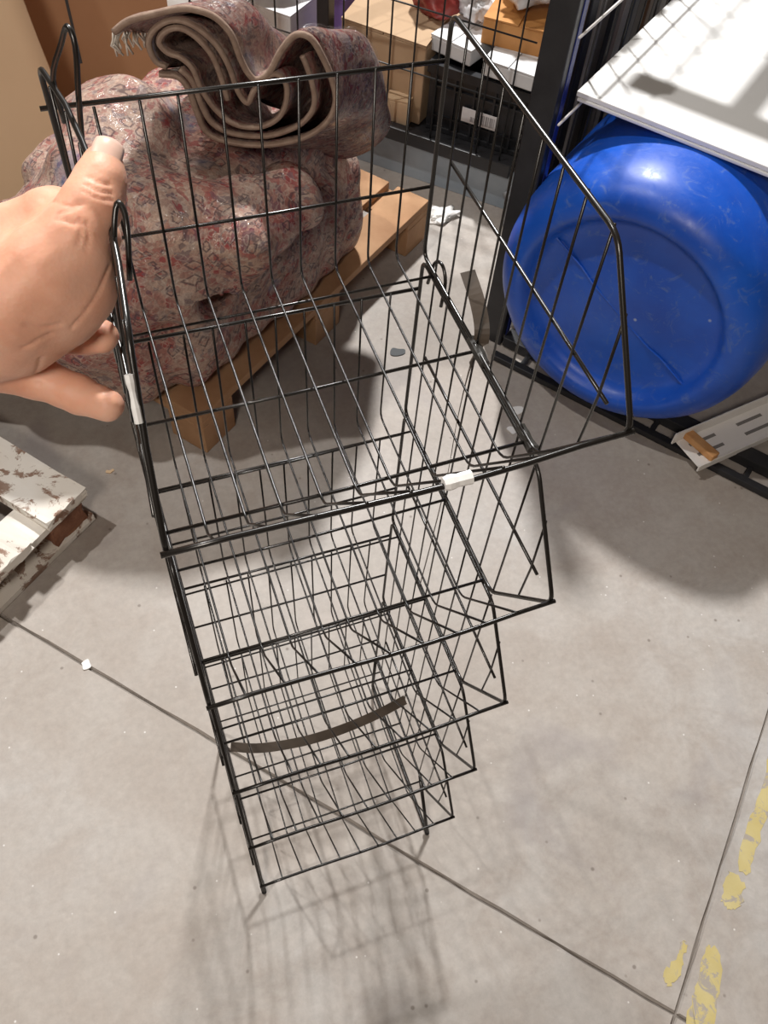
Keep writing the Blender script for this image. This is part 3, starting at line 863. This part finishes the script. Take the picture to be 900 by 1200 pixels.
# unseen flat bars added above the drum to shadow the white sheets
box('shadow_bar', (-0.03, 0.25, 0.945), (1.45, 0.31, 0.955), M['frame_black'], cage, 0, MC)
for x0 in (0.14, 0.27, 0.62, 1.05):
    box('shadow_bar', (x0, 0.311, 0.945), (x0 + 0.05, 1.15, 0.955), M['frame_black'], cage, 0, MC)
# boards standing on edge behind the side mesh
ORD = ['first', 'second', 'third', 'fourth', 'fifth', 'sixth', 'seventh', 'eighth', 'ninth', 'tenth', 'eleventh', 'twelfth', 'thirteenth', 'fourteenth', 'fifteenth', 'sixteenth', 'seventeenth', 'eighteenth', 'nineteenth', 'twentieth', 'twenty-first', 'twenty-second', 'twenty-third', 'twenty-fourth', 'twenty-fifth', 'twenty-sixth']
names = ['dark grey', 'brown', 'black', 'pale grey', 'umber', 'black', 'mauve brown', 'light grey', 'blue grey']
rb = random.Random(11)
y = 0.17
k = 0
while y < 1.05:
    w = rb.uniform(0.028, 0.055)
    j = k % 9
    h = rb.uniform(0.80, 0.90)
    bm = bmesh.new()
    lean = 0.0
    add_box(bm, (-0.065 - rb.uniform(0, 0.02), y, 0.0), (-0.040 - rb.uniform(0, 0.01), y + w * 0.86, h), 0.003)
    for v in bm.verts: v.co.y += lean * v.co.z; v.co = MC @ v.co
    o = bmobj('upright_board', bm, M['slat%d' % j], None)
    tag(o, '%s upright board, %s from the cage post in the row behind the drum' % (names[j], ORD[k]), 'board', 'upright boards behind the cage post')
    y += w + 0.006; k += 1

# left cage of welded mesh, raised on a beam
LU = Vector((-0.70, 0.714, 0)).normalized(); LN = Vector((0.714, 0.70, 0)).normalized(); LP = Vector((0.889, 1.114, 0))
KS = 1.244
ML = Matrix.Translation((1.1045, 1.4686, -0.3726)) @ frame_mat(Vector((0, 0, 0)), LU, LN) @ Matrix.Scale(KS, 4)          # x along the face to the left, y into the cage
lc = empty('mesh_cage', (0, 0, 0))
tag(lc, 'raised black wire mesh cage filled with boxes', 'cage')
box('bottom_beam', (0.0, -0.012, 0.395), (0.80, 0.012, 0.425), M['frame_black'], lc, 0.002, ML)
box('floor_tray', (0.0, 0.013, 0.398), (0.80, 0.40, 0.412), M['frame_black'], lc, 0, ML)
for x in (0.455,):
    box('mesh_post', (x - 0.014, -0.014, 0.426), (x + 0.014, 0.014, 1.3), M['frame_black'], lc, 0.002, ML)
for x in (0.02, 0.78):
    box('support_leg', (x - 0.015, 0.36, 0.2997), (x + 0.015, 0.39, 0.397), M['frame_black'], lc, 0, ML)
for k in range(15):
    x = 0.03 + 0.0545 * k
    if abs(x - 0.455) < 0.02 or abs(x - 1.15) < 0.02: continue
    tube('mesh_wire', [ML @ Vector((x, -0.003, 0.42)), ML @ Vector((x, -0.003, 1.3))], 0.0026, M['mesh_wire'], lc, 6)
for z in (0.552, 0.682, 0.812, 0.942):
    tube('mesh_rod', [ML @ Vector((0.0, 0.003, z)), ML @ Vector((0.80, 0.003, z))], 0.0024, M['mesh_wire'], lc, 6)

def carton(name, x0, x1, y0, y1, z0, z1, matl, label, rz=0.0, flaps=False):
    c = Vector(((x0 + x1) / 2, (y0 + y1) / 2, z0))
    m4 = ML @ Matrix.Translation(c) @ Matrix.Rotation(rz, 4, 'Z')
    hx, hy, h = (x1 - x0) / 2, (y1 - y0) / 2, z1 - z0
    root = empty(name, (0, 0, 0))
    box('carton_body', (-hx, -hy, 0), (hx, hy, h), matl, root, 0.003, m4)
    box('lid_flap', (-hx, -hy, h + 0.0003), (-0.0015, hy, h + 0.0035), matl, root, 0, m4)
    box('lid_flap', (0.0015, -hy, h + 0.0003), (hx, hy, h + 0.0035), matl, root, 0, m4)
    if flaps:
        bm = bmesh.new(); add_box(bm, (-hx, 0, 0), (hx, 0.10, 0.003))
        mm = m4 @ Matrix.Translation((0, -hy, h + 0.004)) @ Matrix.Rotation(math.radians(12), 4, 'X')
        for v in bm.verts: v.co = mm @ v.co
        bmobj('raised_flap', bm, matl, root)
    tag(root, label, 'box')
    return root, m4, hx, hy, h
carton('cardboard_box', 0.235, 0.44, 0.05, 0.30, 0.413, 0.583, M['card'], 'plain brown cardboard box beside the black crate in the mesh cage', 0.05, True)
carton('cardboard_box', 0.26, 0.375, 0.012, 0.045, 0.413, 0.470, M['card_tan'], 'small flat tan cardboard piece in front of the brown box', -0.12)
carton('cardboard_box', 0.24, 0.42, 0.315, 0.40, 0.413, 0.70, M['card'], 'taller cardboard box at the back of the mesh cage', 0.0)
carton('white_carton', 0.12, 0.222, 0.06, 0.30, 0.570, 0.600, M['white_carton'], 'flat white carton on the crate beside the brown box', 0.2)
carton('orange_carton', 0.0, 0.150, 0.10, 0.27, 0.602, 0.652, M['orange_box'], 'orange brown carton resting on top of the black crate', -0.08)
carton('white_carton', -0.01, 0.105, 0.035, 0.31, 0.570, 0.600, M['white_carton'], 'white printed carton under the orange carton', 0.06)
carton('pink_carton', 0.0, 0.055, 0.28, 0.36, 0.600, 0.70, M['pink'], 'small pink carton behind the orange carton', 0.0)
carton('violet_carton', 0.455, 0.52, 0.10, 0.16, 0.413, 0.60, M['violet'], 'violet and white carton behind the mesh post', 0.15)
carton('white_carton', 0.56, 0.78, 0.05, 0.28, 0.413, 0.56, M['white_carton'], 'white carton behind the mesh to the left of the post', 0.05)

# black plastic crate with slots and labels
cr = empty('plastic_crate', (0, 0, 0))
tag(cr, 'black plastic crate with white labels inside the mesh cage', 'crate')
cx0, cx1, cy0, cy1, cz0, cz1 = -0.03, 0.226, 0.045, 0.32, 0.413, 0.562
box('crate_base', (cx0, cy0, cz0), (cx1, cy1, cz0 + 0.012), M['crate'], cr, 0.002, ML)
box('side_wall', (cx0, cy0, cz0 + 0.0125), (cx0 + 0.010, cy1, cz1 - 0.0205), M['crate'], cr, 0, ML)
box('side_wall', (cx1 - 0.010, cy0, cz0 + 0.0125), (cx1, cy1, cz1 - 0.0205), M['crate'], cr, 0, ML)
box('back_wall', (cx0 + 0.0105, cy1 - 0.010, cz0 + 0.0125), (cx1 - 0.0105, cy1, cz1 - 0.0205), M['crate'], cr, 0, ML)
box('front_wall', (cx0 + 0.0105, cy0 + 0.004, cz0 + 0.0125), (cx1 - 0.0105, cy0 + 0.012, cz1 - 0.0205), M['crate'], cr, 0, ML)
bm = bmesh.new()
for lo, hi in (((cx0 - 0.006, cy0 - 0.006, cz1 - 0.02), (cx1 + 0.006, cy0 + 0.012, cz1)), ((cx0 - 0.006, cy1 - 0.012, cz1 - 0.02), (cx1 + 0.006, cy1 + 0.006, cz1)),
               ((cx0 - 0.006, cy0 + 0.012, cz1 - 0.02), (cx0 + 0.012, cy1 - 0.012, cz1)), ((cx1 - 0.012, cy0 + 0.012, cz1 - 0.02), (cx1 + 0.006, cy1 - 0.012, cz1))):
    add_box(bm, lo, hi, 0, ML)
bmobj('rim', bm, M['crate'], cr)
for k in range(6):
    x = cx0 + 0.012 + k * 0.0455
    box('rib', (x, cy0 - 0.003, cz0 + 0.012), (x + 0.005, cy0 + 0.0035, cz1 - 0.021), M['crate'], cr, 0, ML)
for z in (cz0 + 0.100, cz0 + 0.035):
    box('rib', (cx0 + 0.012, cy0 - 0.002, z), (cx1 - 0.012, cy0 + 0.0035, z + 0.004), M['crate'], cr, 0, ML)
for a, b in ((0.108, 0.143), (0.063, 0.101)):
    l = box('label_card', (a, cy0 - 0.0052, 0.459), (b, cy0 - 0.0035, 0.490), M['label'], cr, 0, ML)
    for q in range(9):
        xx = a + 0.004 + q * (b - a - 0.008) / 9
        if a > 0.1 and q > 3: continue
        box('print_line', (xx, cy0 - 0.0056, 0.463), (xx + 0.0012 + 0.0006 * (q % 3), cy0 - 0.0053, 0.474 if a > 0.1 else 0.485), M['print'], l, 0, ML)
for k in range(5):
    box('vent_mark', (0.004 + 0.0003 * k, cy0 - 0.0032, 0.436 + 0.021 * k), (0.010, cy0 - 0.0024 + 0.0045, 0.446 + 0.021 * k), M['slot'], cr, 0, ML)

def lumpy(name, c, r, matl, label, cat, seed, amp=0.18, zmin=None):
    bm = bmesh.new()
    bmesh.ops.create_icosphere(bm, subdivisions=4, radius=1.0)
    if cat == 'bag' and name != 'dark_bag':
        r = tuple(x * KS for x in r); zmin = zmin * KS - 0.3726
    rn = random.Random(seed)
    ks = [(Vector((rn.gauss(0, 1), rn.gauss(0, 1), rn.gauss(0, 1))) * s, rn.uniform(0, 6), a) for s, a in ((1.6, 1), (2.4, 0.7), (4.5, 0.45), (7, 0.28), (10, 0.16)) for _ in range(2)]
    for v in bm.verts:
        n = v.co.copy()
        d = sum(a * (1 - 2 * abs(math.sin(n.dot(k) + ph))) for k, ph, a in ks) * amp * 0.35
        p = n * (1 + d)
        p = Vector((p.x * r[0], p.y * r[1], p.z * r[2])) + Vector(c)
        if zmin is not None and p.z < zmin: p.z = zmin
        v.co = p
    return tag(bmobj(name, bm, matl, None, True), label, cat)
def LL(x, y, z): return ML @ Vector((x, y, z))
lumpy('plastic_bag', LL(0.075, 0.19, 0.718), (0.085, 0.075, 0.062), M['plastic_bag'], 'crumpled milky plastic bag on top of the orange carton', 'bag', 2, 0.3, 0.657)
lumpy('plastic_bag', LL(0.198, 0.17, 0.645), (0.035, 0.06, 0.04), M['plastic_bag'], 'small clear plastic bag beside the orange carton', 'bag', 3, 0.3, 0.605)
lumpy('red_bag', LL(0.275, 0.16, 0.645), (0.055, 0.06, 0.055), M['red_bag'], 'round dark red bag on top of the cardboard box', 'bag', 4, 0.2, 0.590)
lumpy('plastic_bag', LL(0.66, 0.16, 0.62), (0.11, 0.09, 0.06), M['plastic_bag'], 'flattened milky bag on the white carton left of the post', 'bag', 8, 0.25, 0.566)
# things at the foot of the mesh cage
box('skirt_panel', (-0.16, 0.015, 0.2997), (0.80, 0.022, 0.3945), M['bluegrey'], lc, 0.001, ML)
lumpy('dark_bag', (1.115, 1.40, 0.07), (0.055, 0.05, 0.08), M['darkbag'], 'dark crumpled bag on the floor between the cage post and the mesh cage', 'bag', 6, 0.3, 0.001)
lumpy('paper_heap', (0.93, 1.50, 0.006), (0.055, 0.035, 0.014), M['tape'], 'crumpled white paper on the floor in front of the mesh cage', 'paper', 9, 0.4, 0.001)

# ------------------------------------------------------------------ blue drum, lying on its side
drum = empty('plastic_drum', (0, 0, 0))
tag(drum, 'large blue plastic drum lying on its side with its round end outward', 'drum')
DR = 0.298
dc = CP + CU * 0.298 + CN * -0.115 + Vector((0, 0, 0.331))
MD = Matrix(((CU.x, 0, CN.x, dc.x), (CU.y, 0, CN.y, dc.y), (0, 1, 0, dc.z), (0, 0, 0, 1)))   # local z = axis into the cage
def lathe(name, prof, n, m4, matl, parent):
    bm = bmesh.new(); rings = []
    for (r, z) in prof:
        if r < 1e-6: rings.append([bm.verts.new(m4 @ Vector((0, 0, z)))])
        else: rings.append([bm.verts.new(m4 @ Vector((r * math.cos(2 * math.pi * k / n), r * math.sin(2 * math.pi * k / n), z))) for k in range(n)])
    for i in range(len(rings) - 1):
        a, b = rings[i], rings[i + 1]
        for k in range(n):
            k2 = (k + 1) % n
            if len(a) == 1: bm.faces.new((a[0], b[k], b[k2]))
            elif len(b) == 1: bm.faces.new((a[k], a[k2], b[0]))
            else: bm.faces.new((a[k], a[k2], b[k2], b[k]))
    return bmobj(name, bm, matl, parent, True)
prof = [(0.0, 0.020), (0.05, 0.0205), (0.09, 0.024), (0.12, 0.030), (0.16, 0.034), (0.185, 0.034), (0.198, 0.030), (0.207, 0.018), (0.214, 0.006), (0.222, 0.001), (0.230, 0.0), (0.245, 0.004), (0.262, 0.014), (0.277, 0.032), (0.287, 0.060), (0.294, 0.10), (DR, 0.16), (DR, 0.27), (0.294, 0.28), (0.294, 0.30), (DR, 0.31), (DR, 0.58), (0.294, 0.59), (0.294, 0.61), (DR, 0.62), (DR, 0.74), (0.27, 0.82), (0.235, 0.87), (0.0, 0.88)]
lathe('drum_body', prof, 96, MD, M['drum'], drum)
# moulding seam across the end
tube('mould_seam', [MD @ Vector((-0.198 * c, 0.11 - 0.23 * s_, 0.0285 if abs(c) > 0.4 else 0.0215)) for c, s_ in [(1 - k / 6.5, k / 13.0) for k in range(14)]], 0.0028, M['drum'], drum, 6)

# white sheets on top of the drum
for k, (x0, y0, z0, th, lab) in enumerate(((0.05, 0.038, 0.630, 0.007, 'lower white sheet on top of the blue drum'), (0.046, 0.040, 0.6375, 0.010, 'upper white sheet lying on the drum, catching the light'))):
    bm = bmesh.new()
    add_box(bm, (x0, y0, z0), (x0 + 1.0 - 0.02 * k, y0 + 0.75, z0 + th), 0.002)
    for v in bm.verts: v.co = MC @ v.co
    tag(bmobj('white_sheet', bm, M['foam'], None), lab, 'sheet')

# slotted white channel with a stub of wood
ch = empty('slotted_channel', (0, 0, 0))
tag(ch, 'white slotted metal channel lying beside the drum on the cage rail', 'channel')
hu = Vector((0.99, 0.14, 0)).normalized(); hv = Vector((-0.14, 0.99, 0)).normalized()
MH = frame_mat(Vector((1.134, 0.487, 0.040)), hu, hv)
box('web', (0, 0, 0.0), (0.60, 0.078, 0.004), M['alu'], ch, 0.001, MH)
box('flange', (-0.012, 0.078, 0.0), (0.60, 0.082, 0.034), M['alu'], ch, 0.001, MH)
box('flange', (0.0, -0.004, -0.012), (0.60, 0.0, 0.008), M['alu'], ch, 0.001, MH)
for y0 in (0.022, 0.052):
    for x0 in (0.02, 0.16):
        box('slot', (x0, y0, 0.0041), (x0 + 0.075, y0 + 0.008, 0.0047), M['slot'], ch, 0, MH)
bm = bmesh.new()
add_box(bm, (-0.012, -0.042, 0), (0.012, 0.042, 0.018), 0.003)
mm = MH @ Matrix.Translation((0.036, 0.040, 0.0052)) @ Matrix.Rotation(0.16, 4, 'Z')
for v in bm.verts: v.co = mm @ v.co
tag(bmobj('wood_stub', bm, M['block'], None), 'short orange stub of wood on the slotted white channel', 'wood')

# ------------------------------------------------------------------ cardboard at the back left
big = empty('cardboard_carton', (0, 0, 0))
tag(big, 'very large brown cardboard carton standing behind the rugs', 'box')
MB = frame_mat(Vector((-0.12, 1.98, 0)), Vector((0.995, -0.10, 0)), Vector((0.10, 0.995, 0)))
box('front_panel', (0, 0, 0), (0.44, 0.006, 1.1), M['card_brown'], big, 0.001, MB)
box('side_panel', (0, 0.0065, 0), (0.006, 0.6, 1.1), M['card_brown'], big, 0.001, MB)
box('side_panel', (0.434, 0.0065, 0), (0.44, 0.6, 1.1), M['card_brown'], big, 0.001, MB)
box('back_panel', (0.0065, 0.594, 0), (0.4335, 0.6, 1.1), M['card_brown'], big, 0.001, MB)
box('slit', (0.20, -0.0012, 0.30), (0.207, -0.0002, 0.50), M['chip_dark'], big, 0, MB)
# curled tan sheet in front of it
pts = []
bm = bmesh.new(); rows = []
for i in range(14):
    s = i / 13
    for sgn in (0,): pass
    row = []
    for j in range(12):
        z = j / 11 * 1.05
        edge = 0.10 * (1 - (1 - z / 1.05) ** 2)
        x = -0.75 + s * (0.83 - edge * 1.2 * s)
        yy = 1.74 - 0.10 * s + 0.04 * math.sin(s * 3) + 0.26 * z
        row.append((x, yy, z))
    rows.append(row)
vv = [[bm.verts.new(p) for p in r] for r in rows]
for i in range(13):
    for j in range(11): bm.faces.new((vv[i][j], vv[i + 1][j], vv[i + 1][j + 1], vv[i][j + 1]))
sh = bmobj('cardboard_sheet', bm, M['card_tan'], None, True)
so = sh.modifiers.new('thickness', 'SOLIDIFY'); so.thickness = 0.005
tag(sh, 'pale tan cardboard sheet standing at the far left behind the hand', 'cardboard')

# ------------------------------------------------------------------ small litter on the floor
def chip(name, x, y, s, matl, label, cat, seed):
    rn = random.Random(seed)
    n = rn.randint(6, 9)
    pts = [(x + s * rn.uniform(0.35, 1.15) * math.cos(2 * math.pi * k / n), y + s * rn.uniform(0.25, 0.8) * math.sin(2 * math.pi * k / n)) for k in range(n)]
    return tag(flat_patch(name, pts, matl, None, 0.0022, 0.002, 0.0, seed), label, cat)
chip('plastic_chip', 0.630, 1.046, 0.026, M['chip_dark'], 'dark grey chip on the floor behind the wire stand', 'debris', 1)
chip('paint_flake', -0.207, 0.452, 0.015, M['chip_white'], 'white flake left of the wire stand near the floor joint', 'debris', 2)
chip('paper_scrap', 0.835, 0.785, 0.022, M['chip_white'], 'torn white paper scrap near the drum mat', 'debris', 3)
chip('paper_scrap', 0.80, 0.735, 0.020, M['chip_white'], 'second torn white scrap, nearer the wire stand', 'debris', 4)
chip('paint_flake', -0.09, 0.885, 0.010, M['card_tan'], 'small tan flake in the shade beside the painted pallet', 'debris', 5)
